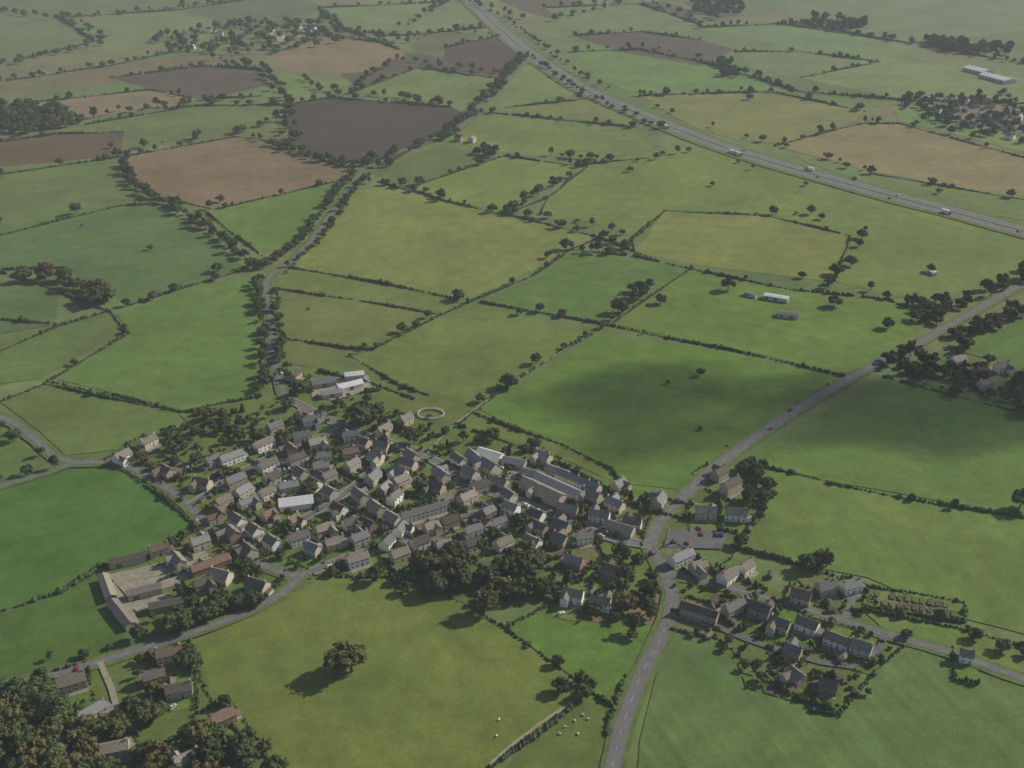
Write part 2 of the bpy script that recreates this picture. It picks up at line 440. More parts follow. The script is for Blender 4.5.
MP = smooth(GP([(425,-40),(445,-20),(468,0),(492,22),(520,47),(548,67),(582,89),(620,106),(660,123),(700,139),(745,155),(795,170),(845,184),(900,199),(950,212),(1000,226),(1040,236),(1140,262)]), 30)
mb = MB(); RZ += 0.01
strip(mb, MP, 0, 46, RZ-0.1, VERGE, 0, 1.5)
for s in (-1, 1):
    strip(mb, MP, s*8.6, 11.6, RZ, MOTOR)
    strip(mb, MP, s*8.6, 7.4, RZ+0.02, ASPH)
    strip(mb, MP, s*(8.6+3.9), 0.22, RZ+0.03, PAINT); strip(mb, MP, s*(8.6-3.9), 0.22, RZ+0.03, PAINT)
    dashes(mb, MP, s*8.6, 0.18, RZ+0.03, PAINT, 6, 12)
    strip(mb, MP, s*1.0, 0.15, RZ+0.75, STEEL, 0.35)
mb.obj("motorway")

AR = np.array([(p.x, p.y, w) for P, w in roads.values() for p in P])
def near_road(x, y, pad):
    d = np.hypot(AR[:,0]-x, AR[:,1]-y) - AR[:,2]/2
    return d.min() < pad

# ------------------------------------------------------------------ trees
bm = bmesh.new(); bmesh.ops.create_icosphere(bm, subdivisions=1, radius=1)
ICO = ([tuple(v.co) for v in bm.verts], [tuple(v.index for v in f.verts) for f in bm.faces]); bm.free()
def leaf_quads(mb, c, r, n, size, mat, squash=0.85):
    for _ in range(n):
        d = Vector((random.gauss(0,1), random.gauss(0,1), random.gauss(0,1))).normalized()
        rr = r*(0.6+0.5*R())
        p = Vector(c)+Vector((d.x*rr, d.y*rr, d.z*rr*squash))
        nn = (d*0.8+Vector((U(-1,1),U(-1,1),U(-0.3,1)))*0.7).normalized()
        a = nn.orthogonal().normalized(); a.rotate(Matrix.Rotation(U(0,6.28),3,nn)); b = nn.cross(a)
        s = size*U(0.6, 1.3)
        mb.add([p-a*s-b*s*0.6, p+a*s*0.8-b*s*0.7, p+a*s+b*s*0.6, p-a*s*0.7+b*s*0.8], [(0,1,2,3)], mat)
def lump(mb, c, r, mat, jag=0.25, sq=0.85):
    vs = [(c[0]+v[0]*r*U(1-jag,1+jag), c[1]+v[1]*r*U(1-jag,1+jag), c[2]+v[2]*r*sq*U(1-jag,1+jag)) for v in ICO[0]]
    mb.add(vs, ICO[1], mat)
def tree_proto(kind, leaf):
    mb = MB()
    if kind == 'conifer':
        mb.cyl((0,0,0), 0.35, (0,0,11), 0.05, 6, BARK)
        for k in range(11):
            z = 1.5+k*0.95; r = 2.6*(1-k/12)+0.25
            for _ in range(int(5+r*3)):
                t = U(0,6.28); leaf_quads(mb, (math.cos(t)*r*.65, math.sin(t)*r*.65, z+U(-.3,.3)), r*.45, 9, 0.4, leaf)
        return mb
    Rr, Hh, cz = {'oak': (5.6, 4.6, 6.3), 'tall': (4.2, 5.6, 7.4), 'bush': (2.5, 1.6, 1.7)}[kind]
    th = cz-Hh*0.55
    tr = 0.45 if kind != 'bush' else 0.15
    top = Vector((U(-.4,.4), U(-.4,.4), th))
    mb.cyl((0,0,0), tr, top, tr*0.65, 7, BARK)
    ncl = {'oak': 30, 'tall': 26, 'bush': 9}[kind]
    sk = Vector((U(-.5,.5), U(-.5,.5), 0))*Rr*0.2
    for i in range(ncl):
        d = Vector((random.gauss(0,1), random.gauss(0,1), random.gauss(0,1))).normalized()
        if d.z < -0.75: d.z *= -0.3
        q = U(0.5, 0.9)
        c = Vector((d.x*Rr*q, d.y*Rr*q, cz+d.z*Hh*q*(0.95 if d.z > 0 else 0.8)))+sk
        if i == 0: c = Vector((0, 0, cz+.3))
        r = Rr*(U(0.26, 0.40) if i else .55)
        if i < 6: mb.cyl(top, tr*0.45, c, 0.06, 5, BARK)
        lump(mb, c, r*0.78, leaf, 0.3)
        leaf_quads(mb, c, r, 46 if kind != 'bush' else 28, 0.46, leaf)
    return mb
PROTO = {}
def mk(kind, leaf, n, key):
    PROTO[key] = [tree_proto(kind, leaf).mesh(key+"_mesh") for i in range(n)]
mk('oak', L_OAK, 6, 'oak_tree'); mk('tall', L_OAK, 4, 'ash_tree'); mk('oak', L_AUT, 3, 'autumn_tree')
mk('bush', L_OAK, 3, 'bush'); mk('conifer', L_CON, 2, 'conifer_tree')
TS = 1.14
def tree(x, y, s, key=None):
    if key is None:
        r = R(); key = 'oak_tree' if r < .6 else 'ash_tree' if r < .85 else 'autumn_tree' if r < .92 else 'bush'
    s *= TS
    inst(key, random.choice(PROTO[key]), x, y, 0.2, U(0, 6.28), (s*U(.85,1.15), s*U(.85,1.15), s*U(.82,1.08)))
def tline(pts, sp, s0, s1, jit=3, prob=1.0, key=None):
    P = smooth(GP(pts), 10)
    for p, t in resample(P, sp*1.1):
        if R() > prob: continue
        x = p.x+U(-jit,jit); y = p.y+U(-jit,jit)
        if near_road(x, y, 1.5): continue
        tree(x, y, U(s0, s1)*(0.7 if R() < .35 else 1), key)
def tarea(poly, n, s0, s1, key=None, houses=None):
    P = GP(poly); xs = [p[0] for p in P]; ys = [p[1] for p in P]; c = 0; t = 0
    while c < n and t < n*30:
        t += 1
        x = U(min(xs), max(xs)); y = U(min(ys), max(ys))
        if not inpoly(x, y, P) or near_road(x, y, 2.5): continue
        if houses is not None and any((x-a)**2+(y-b)**2 < rr*rr for a, b, rr in houses): continue
        tree(x, y, U(s0, s1), key); c += 1
def T(px, py, s, key='oak_tree'):
    x, y = G(px, py); tree(x, y, s, key)

# ------------------------------------------------------------------ hedges
IV = np.array(ICO[0]); IF = np.array(ICO[1])
def blob_mesh(name, C, mat):
    if not C: return
    C = np.array(C); n = len(C)
    V = IV[None]*np.random.uniform(0.65, 1.35, (n, len(IV), 3))
    V = V*np.stack([C[:,3], C[:,3], C[:,4]], 1)[:,None]+C[:,None,:3]
    Fc = IF[None]+np.arange(n)[:,None,None]*len(IV)
    me = bpy.data.meshes.new(name)
    me.from_pydata(V.reshape(-1,3).tolist(), [], Fc.reshape(-1,3).tolist()); me.materials.append(mat)
    o = bpy.data.objects.new(name, me); COL.objects.link(o); return o
def hedge_pts(P, w=1.3, h=1.6, sp=1.5, gap=0.04):
    C = []; skip = 0; ph = U(0, 9)
    for k, (p, t) in enumerate(resample(P, sp)):
        if skip > 0: skip -= 1; continue
        if R() < gap*0.3: skip = int(U(1, 5))
        s = U(0.7, 1.3)*(1+0.35*math.sin(k*.09+ph))
        if R() < 0.05: s *= 1.8
        C.append((p.x+U(-.6,.6), p.y+U(-.6,.6), h*0.5*s, w*s, h*s*0.75))
    return C
def hedge(pts, w=1.3, h=1.6):
    P = GP(pts); Q = []
    for i in range(len(P)-1):
        a = Vector(P[i]); b = Vector(P[i+1]); k = max(1, int((b-a).length/35))
        for j in range(k): Q.append(a+(b-a)*j/k+(Vector((U(-1.6,1.6),U(-1.6,1.6))) if j else Vector((0,0))))
    Q.append(Vector(P[-1]))
    d = Vector(P[0]).length
    f = max(1.0, d/1300)
    C = hedge_pts(Q, w*f, h*f, 1.5*f)
    C = [c for c in C if not near_road(c[0], c[1], 0.8)]
    blob_mesh("hedge", C, L_HEDGE)
    far = d > 1250
    for p, t in resample(Q, 18 if far else 26):
        if R() < (.42 if far else .09) and not near_road(p.x, p.y, 3):
            tree(p.x+U(-2,2), p.y+U(-2,2), U(.5, .95) if far else U(.25, .65))
hedges = [
 [(0,270),(60,268)],[(0,236),(120,206),(158,204)],[(128,306),(180,289),(245,270)],[(0,272),(58,291),(110,312),(128,334),(78,364),(48,382)],
 [(0,352),(60,326),(108,312)],[(0,402),(46,384),(180,412),(205,412)],[(52,382),(180,412)],[(180,412),(262,396)],[(0,175),(120,157)],
 [(128,156),(235,137),(258,139),(352,170)],[(168,198),(215,210),(345,180)],[(205,212),(262,256)],[(330,160),(390,166)],[(292,104),(330,98),(452,107)],
 [(378,182),(440,200),(520,218),(600,238),(660,262)],[(290,268),(380,283),(458,300)],[(278,289),(360,301),(440,315)],[(600,238),(570,250),(535,275),(470,302),(372,350),(350,356)],
 [(280,338),(345,348),(372,350)],[(350,356),(400,386),(430,396)],[(480,302),(612,326),(730,350),(848,378)],[(692,268),(612,324)],[(570,250),(634,256),(694,270),(790,290),(888,300)],
 [(592,334),(520,378),(478,408),(455,428)],[(665,211),(632,240),(634,252)],[(665,211),(765,216),(850,236)],[(850,236),(834,282)],[(888,300),(930,318)],
 [(548,198),(590,164)],[(548,198),(510,213)],[(410,188),(505,156),(575,166),(650,158)],[(450,128),(480,112),(560,120),(636,128)],[(505,108),(600,98)],
 [(470,412),(560,444),(612,470),(624,488)],[(455,425),(540,455),(610,490)],[(742,462),(820,480)],[(828,484),(910,500),(1024,518),(1100,532)],
 [(748,466),(770,490),(738,545)],[(886,378),(960,398),(1024,414)],[(505,628),(560,668),(610,705)],[(560,600),(505,628)],[(578,702),(545,730),(480,775)],
 [(0,612),(62,592),(96,572)],[(118,468),(158,494),(194,525),(180,542),(98,568)],[(190,642),(205,690),(225,720),(300,790)],[(330,577),(400,578),(460,602),(505,628)],
 [(672,630),(720,640),(775,690),(840,715),(875,672),(905,646)],[(862,586),(900,591),(964,603),(964,622),(930,618),(862,606),(862,586)],[(862,610),(962,630),(1100,668)],[(735,548),(800,565),(858,584)],
 [(0,142),(60,134),(124,132)],[(20,104),(150,90),(192,98)],[(110,78),(205,66),(262,70)],[(270,55),(325,36),(395,44)],[(350,94),(418,68),(492,78)],
 [(445,48),(500,36)],[(0,82),(110,66),(190,48),(300,22)],[(575,52),(640,50),(700,62),(800,92),(900,100),(1024,104)],[(700,28),(780,24),(925,46),(1024,64)],
 [(735,52),(800,52),(880,62),(800,78)],[(640,96),(770,92),(866,112)],[(775,146),(860,124),(900,124),(1024,158)],[(870,174),(1024,200)],[(545,8),(640,4),(700,25)],
 [(790,22),(900,42)],[(575,36),(640,32),(700,40)],[(60,18),(180,10),(300,-8)],[(320,8),(450,2)],[(345,30),(400,36),(485,28)],[(320,372),(372,384),(415,400)],
 [(0,320),(50,324)],[(540,214),(548,198)],[(412,190),(440,200)],[(85,125),(195,106),(280,105)],[(60,18),(95,42),(20,60)],[(318,8),(345,30),(400,50)],[(205,100),(262,96)],
 [(606,735),(612,712),(626,676)],
]
for h in hedges: hedge(h, U(.8, 1.25), U(1.2, 1.9))

# ------------------------------------------------------------------ houses
HOUSES = []
def slab_roof(mb, x0, x1, y0, y1, ze, zr, m, M, oh=0.3, th=0.18):
    ym = (y0+y1)/2; sl = (zr-ze)/(ym-y0)
    for s in (-1, 1):
        ye = ym+s*((ym-y0)+oh); zl = ze-sl*oh
        a, b = (x0-oh, x1+oh)
        vs = [(a,ye,zl),(b,ye,zl),(b,ym,zr),(a,ym,zr),(a,ye,zl+th),(b,ye,zl+th),(b,ym,zr+th),(a,ym,zr+th)]
        fs = [(4,5,6,7),(3,2,1,0),(0,1,5,4),(1,2,6,5),(3,0,4,7)]
        if s > 0: fs = [tuple(reversed(f)) for f in fs]
        mb.add(vs, fs, m, M)
def gabled(mb, L, D, h, r, wm, rm, M, storeys=2, windows=True, door=None):
    x0, x1, y0, y1 = -L/2, L/2, -D/2, D/2
    vs = [(x0,y0,-.6),(x1,y0,-.6),(x1,y1,-.6),(x0,y1,-.6),(x0,y0,h),(x1,y0,h),(x1,y1,h),(x0,y1,h),(x0,0,h+r),(x1,0,h+r)]
    mb.add(vs, [(0,1,5,4),(2,3,7,6),(1,2,6,9,5),(3,0,4,8,7)], wm, M)
    slab_roof(mb, x0, x1, y0, y1, h, h+r, rm, M)
    if windows:
        nb = max(2, int(L/2.9))
        for fl in range(storeys):
            zc = 1.4+fl*2.4
            if zc+0.5 > h: break
            for i in range(nb):
                xc = x0+(i+.5)*L/nb
                for s in (-1, 1):
                    if fl == 0 and door is not None and i == nb//2 and s == -1:
                        mb.box(xc-.5, xc+.5, y0-.06, y0-.001, 0.2, 2.3, door, M); continue
                    yy = y0 if s < 0 else y1
                    ya, yb = sorted((yy+s*.04, yy-.001*s)); yc, yd = sorted((yy+s*.07, yy+s*.045))
                    mb.box(xc-.6, xc+.6, ya, yb, zc-.55, zc+.6, TRIM, M)
                    mb.box(xc-.48, xc+.48, yc, yd, zc-.44, zc+.49, GLASS, M)
STY = {
 's': (['stone','stone','stone','buff'], ['stone','stone','brown','slate']),
 'r': (['brick','buff','stone'], ['tile','brown','tile']),
 'w': (['white','white','stone'], ['brown','slate','stone']),
 'g': (['stone','buff'], ['slate']),
 'p': (['white','stone'], ['white']),
 'n': (['buff','stone','white','brick'], ['brown','brown','slate','tile']),
 'm': (['stone','stone','white','buff','white'], ['brown','slate','slate','stone','stone','tile']),
}
def house(x, y, ang, L, D=7.5, sty='m', barn=False, terrace=False, h=None, garden=True, name=None):
    if garden is not None and not barn:
        for a, b, rr in HOUSES:
            if (x-a)**2+(y-b)**2 < (rr*.52+L*.42)**2 and not terrace: return
    w, r = STY[sty]; wk = random.choice(w); rk = random.choice(r)
    wm = WALLS[wk]; rm = ROOFS[rk]
    mb = MB(); M = Matrix.Identity(4)
    if barn:
        h = h or U(3.0, 4.0); gabled(mb, L, D, h, D*0.27, wm, rm, M, 1, False)
        mb.box(-1.8, 1.8, -D/2-.05, -D/2-.001, 0.2, min(h-.3, 3.0), WOOD)
        if L > 18: mb.box(L/4-1.5, L/4+1.5, D/2+.001, D/2+.05, 0.2, 2.6, WOOD)
        nm = name or "barn"
    else:
        L *= .95; D *= .88
        h = h or U(4.3, 5.0); rise = D*U(0.34, 0.44)
        gabled(mb, L, D, h, rise, wm, rm, M, 2, True, random.choice(DOORC))
        zr = h+rise
        ch = WALLS['brick'] if wk != 'stone' else WALLS['stone']
        xs = [-L/2+.55]+([L/2-.55] if L > 9 or R() < .5 else [])
        if L > 22: xs += [(-L/2+.5)+k*L/4 for k in (1, 2, 3)]
        for cx in xs:
            mb.box(cx-.4, cx+.4, -.4, .4, zr-.7, zr+1.05, ch)
            mb.box(cx-.47, cx+.47, -.47, .47, zr+1.052, zr+1.18, ch)
            for q in (-.18, .18): mb.cyl((cx+q,0,zr+1.18), .11, (cx+q,0,zr+1.5), .09, 6, ROOFS['tile'])
        if not terrace and R() < .5:
            s = random.choice((-1, 1)); wx = s*(L/2-2.4); wl = D*0.5+U(2, 5)
            M2 = Matrix.Translation((wx, (wl/2+.2)*random.choice((-1, 1)), 0)) @ Matrix.Rotation(math.pi/2, 4, 'Z')
            gabled(mb, wl, 4.4, h-.25, 1.8, wm, rm, M2, 2, True)
        elif R() < .6 and not terrace:
            s = random.choice((-1, 1)); a = s*L/2; b = s*(L/2+3.0); xa, xb = sorted((a+.01*s, b))
            mb.box(xa, xb, -2.4, 2.4, -.6, 2.3, wm); mb.box(xa, xb+.15, -2.6, 2.6, 2.302, 2.48, rm)
            mb.box(xa+.4, xb-.4, -2.45, -2.401, 0.2, 2.0, TRIM)
        nm = name or ("terraced_houses" if terrace else "%s_house" % {'stone':'stone','brick':'brick','white':'rendered','buff':'brick'}[wk])
    mb.obj(nm, (x, y, 0.75), ang)
    HOUSES.append((x, y, max(L, D)*0.5+2.5))
    if garden and not barn:
        c, s = math.cos(ang), math.sin(ang)
        gl, gd = L+U(3, 7), D+U(16, 28); sh = U(-5, 5); q = []
        for a, b in ((-gl/2,-gd/2),(gl/2,-gd/2),(gl/2,gd/2),(-gl/2,gd/2)):
            b += sh; q.append(Vector((x+a*c-b*s, y+a*s+b*c)))
        PATCH[0].append(q)
        pw = U(2, 4); sd = random.choice((-1, 1)); pp = []
        for a, b in ((-L/2, D/2),(L/2, D/2),(L/2, D/2+pw),(-L/2, D/2+pw)):
            b *= sd; pp.append(Vector((x+a*c-b*s, y+a*s+b*c)))
        PATCH[1].append(pp)
def HR(p0, p1, n, L=None, D=7.5, sty='m', **kw):
    a = Vector(G(*p0)); b = Vector(G(*p1)); d = b-a; ang = math.atan2(d.y, d.x)
    if R() < .5: ang += math.pi
    if n > 1: n = max(1, min(n, int(d.length/((L or 9)+3.2))+1))
    if n == 1:
        c = (a+b)/2; house(c.x, c.y, ang, L or max(7, d.length), D, sty, **kw); return
    for i in range(n):
        c = a+d*(i/(n-1)); house(c.x+U(-.8,.8), c.y+U(-1.5,1.5), ang+U(-.08,.08), (L or 9)*U(.88,1.15), D*U(.92,1.1), sty, **kw)
HR((312,388),(335,384),1,None,9,'g',barn=True); HR((338,392),(362,386),1,None,8,'p',barn=True); HR((322,398),(342,395),1,None,7,'s',barn=True)
HR((345,380),(364,378),1,None,7,'p',barn=True); HR((292,383),(300,377),1,10,7,'s')
HR((275,432),(306,418),3,12,8,'s'); HR((302,428),(322,424),1,12,8,'m'); HR((385,436),(405,424),2,12,7,'s'); HR((292,442),(312,438),1,12,8,'w',barn=True)
HR((122,462),(150,447),2,11,7.5,'m'); HR((160,472),(174,480),1,12,8,'r'); HR((196,487),(210,490),1,12,8,'r'); HR((232,463),(264,450),2,15,8,'w')
HR((236,485),(268,470),3,12,8,'m'); HR((224,508),(243,497),2,11,8,'m'); HR((246,495),(272,484),2,11,8,'r'); HR((205,470),(222,462),1,10,8,'n')
HR((240,525),(272,548),4,10,8,'m'); HR((232,540),(250,556),2,10,8,'n'); HR((281,509),(312,505),1,21,10,'p',barn=True,h=3.8); HR((215,515),(225,525),1,9,7,'r')
HR((300,543),(352,528),4,11,8,'m'); HR((350,548),(370,540),2,11,8,'w'); HR((348,568),(368,562),1,13,8,'w'); HR((288,530),(300,522),1,9,8,'r')
HR((400,524),(446,510),1,None,7.5,'w',terrace=True,h=4.8); HR((388,548),(402,534),2,9,8,'w'); HR((410,540),(450,526),4,10,8,'m'); HR((445,504),(478,492),3,11,8,'s')
HR((318,448),(350,442),3,12,8,'m'); HR((352,445),(382,452),3,12,8,'s'); HR((325,462),(350,458),2,10,8,'n'); HR((360,502),(394,524),4,11,8,'m')
HR((330,482),(352,470),2,11,8,'m'); HR((372,500),(402,486),3,11,8,'s'); HR((400,478),(436,492),3,12,8,'m'); HR((376,462),(408,470),3,11,8,'s')
HR((412,462),(440,480),3,12,8,'s'); HR((300,480),(330,498),3,9,8,'m'); HR((268,435),(290,455),2,9,8,'r'); HR((340,515),(368,530),2,10,8,'n')
HR((468,458),(482,470),1,15,9,'s'); HR((452,460),(466,470),1,12,8,'m'); HR((490,470),(530,492),3,16,9,'s'); HR((480,456),(500,462),1,18,8,'p',barn=True); HR((505,464),(524,468),1,16,8,'g',barn=True)
HR((524,488),(562,506),1,None,10,'s',barn=True,h=5); HR((536,482),(580,502),1,None,8,'n',barn=True,h=5); HR((556,478),(600,496),1,None,8,'s',h=5,terrace=True)
HR((470,478),(510,500),3,11,8,'s'); HR((512,512),(560,530),4,11,8,'m'); HR((566,515),(632,528),5,13,8,'n'); HR((590,500),(640,520),4,12,8,'s'); HR((600,512),(616,522),1,14,8,'w')
HR((548,472),(566,479),1,16,8,'g',barn=True); HR((524,476),(540,480),1,15,8,'s',barn=True); HR((610,530),(630,536),1,17,8,'s',barn=True); HR((498,500),(516,508),1,15,8,'s')
HR((575,544),(592,541),2,10,8,'w'); HR((575,566),(612,576),3,11,8,'n'); HR((572,602),(600,608),2,12,8,'m'); HR((492,588),(508,590),1,12,9,'s')
HR((612,495),(625,486),1,10,8,'s'); HR((655,512),(662,500),1,12,8,'s'); HR((538,460),(548,464),1,12,8,'s')
HR((704,517),(736,520),2,13,8,'m'); HR((722,497),(738,488),1,15,8,'s',h=6.5); HR((714,482),(724,476),1,11,8,'s'); HR((672,567),(690,559),1,16,8,'w'); HR((692,574),(704,570),1,10,8,'s')
HR((728,582),(744,572),2,11,8,'w'); HR((640,520),(648,530),1,10,8,'w')
HR((680,612),(718,624),1,None,7,'n',terrace=True); HR((724,618),(742,608),1,None,7,'n',terrace=True); HR((752,576),(766,569),1,11,8,'m'); HR((750,612),(768,618),1,12,8,'n')
HR((788,599),(812,605),2,11,9,'r'); HR((806,632),(836,644),3,12,8,'w'); HR((768,626),(790,634),2,11,8,'n'); HR((848,650),(872,658),2,11,8,'w'); HR((784,654),(800,660),2,9,7,'n')
HR((826,594),(848,590),2,10,8,'m'); HR((815,690),(838,694),2,9,7,'n'); HR((790,678),(800,686),1,9,7,'m'); HR((960,660),(970,662),1,7,7,'w')
HR((104,580),(112,602),1,None,6,'s',barn=True,h=2.8); HR((113,606),(132,630),1,None,6,'s',barn=True,h=2.8); HR((110,568),(146,560),1,None,6,'s',barn=True); HR((150,558),(170,552),1,None,7,'r')
HR((128,600),(162,592),1,None,6,'s',barn=True); HR((190,552),(212,544),2,11,8,'s'); HR((192,576),(230,562),1,None,7,'r',barn=True); HR((222,580),(258,592),3,12,9,'s')
HR((150,612),(182,606),1,None,6,'s',barn=True); HR((196,592),(212,586),1,11,7,'s'); HR((174,560),(184,572),1,12,7,'s')
HR((66,690),(80,686),1,14,9,'s'); HR((160,662),(180,658),1,13,8,'r'); HR((172,697),(188,694),1,13,8,'s'); HR((148,684),(162,680),1,11,8,'n'); HR((215,728),(232,720),1,12,8,'n')
HR((88,722),(98,716),1,14,8,'s'); HR((104,758),(124,754),1,15,8,'s'); HR((180,770),(196,762),1,12,8,'s')
HR((945,368),(968,362),1,14,9,'m'); HR((980,376),(1002,372),2,11,9,'w'); HR((975,390),(995,388),1,12,8,'s'); HR((1015,392),(1030,396),1,12,8,'n')
CORE = GP([(235,455),(330,435),(420,455),(520,480),(600,508),(640,535),(540,548),(450,550),(380,565),(250,545)])
xs = [p[0] for p in CORE]; ys = [p[1] for p in CORE]; placed = 0; cand = 0
while placed < 34 and cand < 5000:
    cand += 1
    x, y = U(min(xs), max(xs)), U(min(ys), max(ys))
    if not inpoly(x, y, CORE) or near_road(x, y, 6.5): continue
    if any((x-a)**2+(y-b)**2 < (rr+5.5)**2 for a, b, rr in HOUSES): continue
    d = np.hypot(AR[:,0]-x, AR[:,1]-y); k = int(d.argmin()); k2 = min(k+1, len(AR)-1)
    house(x, y, math.atan2(AR[k2,1]-AR[k,1], AR[k2,0]-AR[k,0]), U(9, 13), U(7, 8.5), random.choice('msmn')); placed += 1
VIL_H = len(HOUSES)
def far_houses(poly, n):
    P = GP(poly); xs = [p[0] for p in P]; ys = [p[1] for p in P]; c = 0
    while c < n:
        x, y = U(min(xs), max(xs)), U(min(ys), max(ys))
        if inpoly(x, y, P): house(x, y, U(0, 3.1), U(9, 14), 8, random.choice('mws'), garden=False); c += 1
far_houses([(905,100),(1000,98),(1060,125),(1060,150),(960,128)], 60)
far_houses([(170,34),(330,22),(330,42),(180,52)], 26)
far_houses([(456,140),(505,142),(500,150),(460,148)], 5)
def shed_big(p0, p1, D, h, name, roof='white'):
    a = Vector(G(*p0)); b = Vector(G(*p1)); d = b-a; c = (a+b)/2
    mb = MB(); L = d.length
    gabled(mb, L, D, h, D*0.12, STEEL, ROOFS[roof], Matrix.Identity(4), 1, False)
    k = 0
    while -L/2+3+k*8 < L/2-3:
        xx = -L/2+3+k*8; mb.box(xx-1.6, xx+1.6, -D/2-.06, -D/2-.001, .2, h*.7, ASPH_D); k += 1
    mb.obj(name, (c.x, c.y, .6), math.atan2(d.y, d.x))
shed_big((968,70),(988,75),26,5,"warehouse"); shed_big((984,77),(1010,84),24,5,"warehouse")
shed_big((764,298),(788,302),7,3.2,"livestock_shed"); shed_big((778,316),(798,318),8,3.0,"livestock_shed",'slate'); shed_big((744,295),(756,298),4,2.5,"livestock_shed",'slate')
shed_big((929,273),(935,276),5,2.6,"livestock_shed")

gcols = [(92,114,52),(84,110,46),(98,114,60),(98,102,64),(80,100,46),(106,104,74)]
gm = [simple("garden_%d" % i, A(*c)[:3], 0.28, 0.3) for i, c in enumerate(gcols)]
mbg = MB(); z = PZ[0]
for q in PATCH[0]:
    z += 0.0015; mbg.add([(v.x, v.y, z) for v in q], [(0,1,2,3)], random.choice(gm))
z += 0.01
for q in PATCH[1]:
    z += 0.001; o = [(v.x, v.y, z) for v in q]
    if area2(o) < 0: o.reverse()
    mbg.add(o, [(0,1,2,3)], random.choice([PAVE, GRAVEL]))
def beds(p0, p1, p2, nx, ny):
    global z
    a = Vector(G(*p0)); u = (Vector(G(*p1))-a)/nx; v = (Vector(G(*p2))-a)/ny
    for i in range(nx):
        for j in range(ny):
            if R() < .15: continue
            z += .001; c = a+u*(i+.1)+v*(j+.12); uu = u*U(.6,.88); vv = v*U(.6,.85)
            o = [(*c, z), (*(c+uu), z), (*(c+uu+vv), z), (*(c+vv), z)]
            if area2(o) < 0: o.reverse()
            mbg.add(o, [(0,1,2,3)], random.choice([SOIL, SOIL, SOIL, gm[1], gm[3], gm[4]]))
beds((866,604),(958,619),(867,589),12,2); beds((745,690),(800,706),(735,660),3,2); beds((690,600),(730,608),(700,590),5,1)
mbg.obj("gardens")
C = []
for q in PATCH[0]:
    for i in range(4):
        if R() < .55:
            C += hedge_pts([q[i], q[(i+1) % 4]], U(.45,.85), U(1.0,1.7), 1.2, .3)
C = [(a, b, z_+.6, r, h_) for a, b, z_, r, h_ in C if not near_road(a, b, 0.5)]
blob_mesh("garden_hedges", C, L_HEDGE)
def yard(pts, mat, name="farm_yard"):
    global RZ
    b = MB(); RZ += .004
    Q = GP(pts)
    if area2(Q) < 0: Q.reverse()
    b.add([(x, y, RZ-.2) for x, y in Q], [tuple(range(len(Q)))], mat); b.obj(name)
yard([(668,530),(728,532),(722,550),(664,548)], ASPH_D, "car_park")
yard([(310,380),(368,376),(372,388),(340,402),(312,398)], GRAVEL)
yard([(108,576),(160,564),(205,552),(215,562),(180,585),(130,600)], GRAVEL)
yard([(120,604),(170,594),(175,602),(140,614)], GRAVEL)
yard([(268,462),(300,452),(318,466),(285,480)], ASPH_D, "car_park")
yard([(478,456),(520,462),(540,480),(500,480)], GRAVEL)
for q in PATCH[0]:
    if R() < .6:
        c = q[random.randrange(4)]*0.85+sum((v for v in q), Vector((0,0)))/4*0.15
        if near_road(c.x, c.y, 2): continue
        b = MB(); gabled(b, U(2.5,4.5), U(2,3), 2.1, .8, WOOD, ROOFS['brown'], Matrix.Identity(4), 1, False)
        b.box(-.5,.5,-1.6,-1.3,0,1.9,WOOD)
        b.obj("garden_shed", (c.x, c.y, .75), U(0,3))

# ------------------------------------------------------------------ tree planting
tline([(125,156),(128,178),(150,196),(180,212),(205,230),(235,250),(262,272)], 8, .7, 1.05, 4)
tline([(258,282),(262,320),(264,360),(262,400)], 8, .55, .85, 3); tline([(276,290),(280,330),(284,372)], 9, .5, .75, 3)
tline([(262,268),(284,256),(302,240),(320,215),(340,190),(356,172)], 8, .6, .85, 3); tline([(285,272),(310,252),(332,226),(352,196),(368,176)], 10, .5, .8, 3)
tline([(372,184),(420,192),(470,205),(530,216),(590,226),(632,240)], 18, .7, 1.1, 5, .85)
tline([(365,165),(400,152),(450,134),(478,108),(505,80),(525,55)], 8, .7, 1.1, 9)
tline([(512,214),(535,196),(560,180),(588,163)], 11, .6, 1.05, 5, .85)
tline([(562,250),(615,254)], 9, .7, 1.0, 4); tline([(552,156),(600,160)], 11, .7, 1.0, 4)
tline([(598,330),(622,312),(645,294),(668,282)], 20, .7, 1.1, 5, .7)
tline([(832,286),(852,258),(862,236),(866,224)], 26, .7, 1.05, 5); tline([(755,214),(800,214),(826,220)], 18, .7, 1.0, 5)
tline([(806,280),(850,288),(900,300),(930,312)], 18, .6, .95, 5, .6); tline([(640,162),(670,156),(700,150)], 20, .6, .9, 6)
tarea([(900,300),(945,304),(1000,285),(1024,270),(1060,268),(1060,275),(1000,292),(960,312),(925,330)], 38, .6, 1.0)
tarea([(890,372),(905,345),(930,350),(975,322),(1060,290),(1060,300),(1000,330),(950,360),(930,380)], 40, .6, 1.0)
tarea([(895,366),(950,355),(1040,372),(1060,420),(1010,415),(940,392)], 42, .5, .95, None, HOUSES)
tline([(530,58),(555,76),(590,98),(625,112),(660,130)], 18, .6, 1.0, 5, .8); tline([(500,15),(540,45),(575,72),(610,90)], 22, .6, 1.0, 6, .7)
tline([(660,108),(740,136),(800,152),(850,165),(900,180)], 30, .6, .95, 6, .7); tline([(700,150),(760,172),(820,190)], 34, .5, .8, 5, .6)
tarea([(0,104),(60,108),(85,122),(60,132),(0,136)], 100, .9, 1.2); tarea([(-80,100),(0,104),(0,136),(-80,130)], 60, .9, 1.2)
